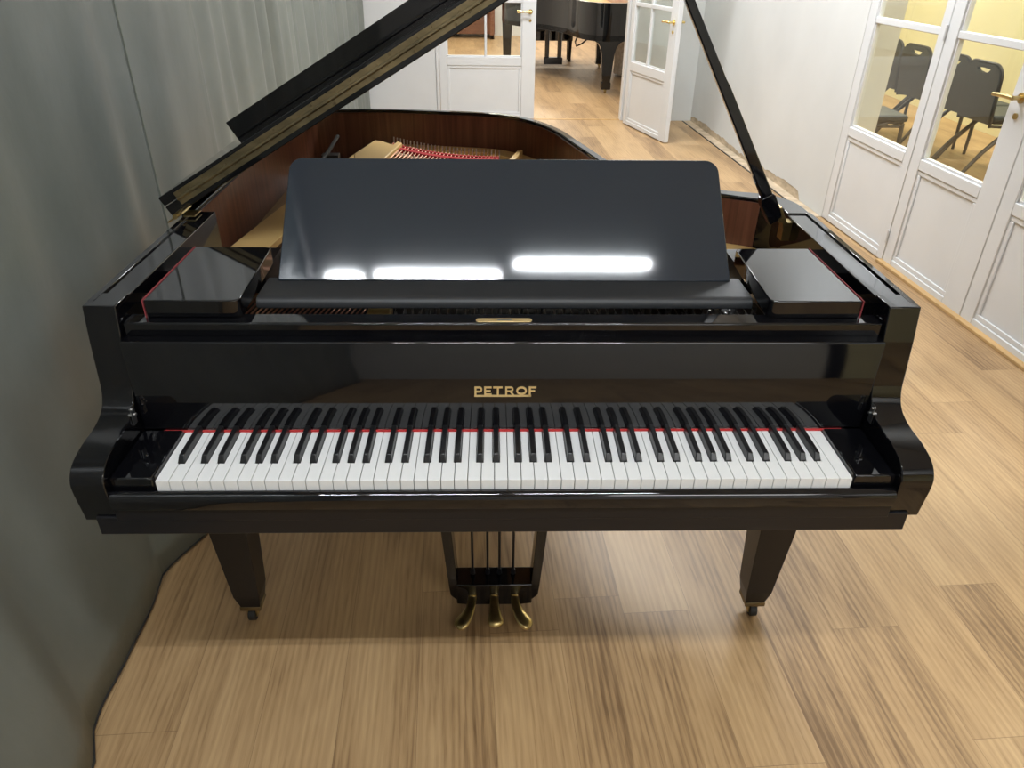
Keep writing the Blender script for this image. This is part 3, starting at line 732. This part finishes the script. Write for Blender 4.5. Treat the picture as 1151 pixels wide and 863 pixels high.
def farleg2(cx, cy):
    L = MB().prism([(cx - .07, .60), (cx - .055, .14), (cx - .06, .05), (cx + .06, .05), (cx + .055, .14), (cx + .07, .60)], cy - .06, cy + .06, XZY).build('leg', 'lacquer', g, bevel=.004)
    c = MB().tube([(cx - .012, cy, .0235), (cx + .012, cy, .0235)], .0235, 20); c.tube([(cx, cy, .05), (cx, cy, .03)], .022, 12); c.build('caster', 'brass', L)
farleg2(1.52, 10.55); farleg2(.17, 10.55)
ly2 = MB().box(.70, .97, 10.42, 10.52, .05, .14).build('pedal_lyre', 'lacquer', g, bevel=.005)
for x in (.745, .925): MB().tube([(x, 10.47, .13), (x, 10.47, .60)], .032, 10).build('lyre_post', 'lacquer', ly2)
for x in (.78, .835, .89): MB().box(x - .01, x + .01, 10.52, 10.62, .05, .065).build('pedal', 'brass', ly2)
MB().tube([(1.02, 8.8, .62), (.975, 8.8, .52), (.99, 8.8, .47), (1.06, 8.8, .50), (1.13, 8.8, .56), (1.15, 8.8, .62)], .010, 8).build('cable_loop', 'rubber', g)
# bench
bn = empty('piano_bench', (.86, 11.25, 0))
tag(bn, 'black piano bench behind the pedals of the piano in the far room', 'bench')
MB().box(-.32, .32, -.17, .17, .42, .50).build('seat', 'chairfabric', bn, bevel=.02, seg=3)
MB().box(-.31, .31, -.16, .16, .29, .42).build('bench_frame', 'lacquer', bn, bevel=.004)
for sx in (-1, 1):
    for sy in (-1, 1):
        x, y = sx * .275, sy * .125
        MB().add([(x - .02, y - .02, 0), (x + .02, y - .02, 0), (x + .02, y + .02, 0), (x - .02, y + .02, 0), (x - .028, y - .028, .30), (x + .028, y - .028, .30), (x + .028, y + .028, .30), (x - .028, y + .028, .30)],
                 [(3, 2, 1, 0), (4, 5, 6, 7), (0, 1, 5, 4), (1, 2, 6, 5), (2, 3, 7, 6), (3, 0, 4, 7)]).build('leg', 'lacquer', bn, bevel=.003)
# armchair
ac = empty('armchair', (1.88, 9.75, 0))
tag(ac, 'beige upholstered armchair partly hidden behind the leg of the far piano', 'armchair')
sh = MB(); P = []; Q = []
for k in range(25):
    a = math.radians(-60 + 300 * k / 24)
    P.append(Vector((.265 * math.cos(a), .265 * math.sin(a)))); Q.append(Vector((.20 * math.cos(a), .20 * math.sin(a))))
sh.ribbon(P, Q, .03, .70); sh.build('shell', 'beige', ac, bevel=.02, seg=3)
MB().tube([(0, 0, .06), (0, 0, .43), (0, 0, .45)], [.198, .198, .17], 28).build('seat', 'beige', ac)
for k in range(4):
    a = PI / 4 + k * PI / 2; MB().cyl((.17 * math.cos(a), .17 * math.sin(a), 0), (.17 * math.cos(a), .17 * math.sin(a), .06), .018, 10).build('foot', 'brownwood', ac)
# brown upright piano against the far wall
up = empty('upright_piano', (-.75, 14.30, 0))
tag(up, 'reddish brown upright piano at the back wall, seen through the closed white door', 'piano')
MB().box(-.75, .75, 0, .36, .06, 1.2).build('case', 'brownwood', up, bevel=.006)
MB().box(-.76, .76, -.02, .37, 1.2, 1.225).build('lid', 'brownwood', up, bevel=.005)
MB().box(-.74, .74, -.28, 0, .60, .76).build('key_bed', 'brownwood', up, bevel=.006)
MB().box(-.62, .62, -.25, -.10, .76, .775).build('keyboard', 'ivory', up)
for s in (-1, 1):
    x0, x1 = sorted((s * .66, s * .74))
    MB().box(x0, x1, -.27, -.20, 0, .60).build('leg', 'brownwood', up, bevel=.004)
    MB().box(x0, x1, -.27, 0, 0, .07).build('foot_block', 'brownwood', up, bevel=.004)
for x in (-.07, 0, .07): MB().box(x - .012, x + .012, -.06, 0, .075, .09).build('pedal', 'brass', up)

# ------------------------------------------------------------------ lamps
def area(name, loc, sx, sy, power, col=(1, 1, 1), rot=(0, 0, 0)):
    l = bpy.data.lights.new(name, 'AREA'); l.shape = 'RECTANGLE'; l.size = sx; l.size_y = sy; l.energy = power; l.color = col
    o = bpy.data.objects.new(name, l); COL.objects.link(o); o.location = loc; o.rotation_euler = rot; return o
def fixture(x, y, L, power, col=(.90, .955, 1), z=CH, rz=0, w=.055, label='', group='', tube='tube'):
    f = empty('ceiling_light', (x, y, z), rz)
    tag(f, label, 'ceiling light', group)
    MB().box(-L / 2, L / 2, -w / 2, w / 2, -.045, 0).build('lamp_housing', 'white', f, bevel=.004)
    MB().box(-L / 2 + .02, L / 2 - .02, -w / 2 + .008, w / 2 - .008, -.062, -.045).build('lamp_diffuser', tube, f, bevel=.006)
    a = area('lamp_glow', (0, 0, -.066), L - .06, w - .03, power, col); a.parent = f
for i, (x0, x1) in enumerate(((-.97, -.73), (-.70, .03), (.07, .86))):
    fixture((x0 + x1) / 2, (-1.155, -1.14, -1.065)[i], x1 - x0, (8, 26, 28)[i], label=['linear ceiling light above the camera, nearest the curtain', 'linear ceiling light above the camera, middle of the line', 'linear ceiling light above the camera, nearest the glazed doors'][i], group='linear lights in line above the keyboard side')
for i, (x, y) in enumerate(((1.05, 3.2), (.6, 5.2))):  # unseen lamps, added to brighten the main room and its right wall
    fixture(x, y, 1.5, (85, 60)[i], label=['wide ceiling light over the tail of the piano', 'wide ceiling light near the far white doors'][i], group='wide ceiling lights over the main room', w=.5)
fixture(1.5, -3.0, 1.5, 22, label='wide ceiling light by the back wall', group='wide ceiling lights over the main room', w=.5)  # another unseen lamp, added as fill behind the camera
for i, y in enumerate((.8, 4.2, 7.4)):  # no lamp is visible in the yellow room; these are added to light it
    fixture(3.7, y, 1.2, 85, (1, .95, .84), w=.4, label=['warm ceiling light nearest the camera in the yellow room', 'warm ceiling light above the chairs in the yellow room', 'warm ceiling light at the far end of the yellow room'][i], group='warm lights in the yellow room', tube='tubewarm')
for i, (x, y) in enumerate(((-.3, 8.3), (-.3, 11.4), (.6, 13.6))):  # out of view, added so that the far room is lit
    fixture(x, y, 1.5, 90, (1, .97, .90), w=.5, label=['ceiling light of the far room just past the door wall', 'ceiling light of the far room over the bench', 'ceiling light of the far room at its end wall'][i], group='lights in the far room', tube='tubewarm')

w = bpy.data.worlds.new('world'); S.world = w; w.use_nodes = True
w.node_tree.nodes['Background'].inputs[0].default_value = (.8, .85, .9, 1); w.node_tree.nodes['Background'].inputs[1].default_value = .15

# ------------------------------------------------------------------ camera
cam = bpy.data.cameras.new('camera'); co = bpy.data.objects.new('camera', cam); COL.objects.link(co)
cam.sensor_width = 36; cam.lens = 36 * 823.456 / 1151; cam.clip_start = .02
r = Vector((.99969202, -.02185504, .01175676)); u = Vector((.00118954, .51540113, .85694822)); f = Vector((.02478809, .85667032, -.5152684))
m = Matrix.Identity(4)
for i in range(3): m[i][0] = r[i]; m[i][1] = u[i]; m[i][2] = -f[i]
m.translation = Vector((-.02455899, -1.01409443, 1.54086837)); co.matrix_world = m
S.camera = co
S.view_settings.view_transform = 'Standard'; S.view_settings.look = 'None'; S.view_settings.gamma = 1; S.view_settings.exposure = -.08; S.view_settings.use_curve_mapping = False
S.cycles.max_bounces = 10; S.cycles.transparent_max_bounces = 12
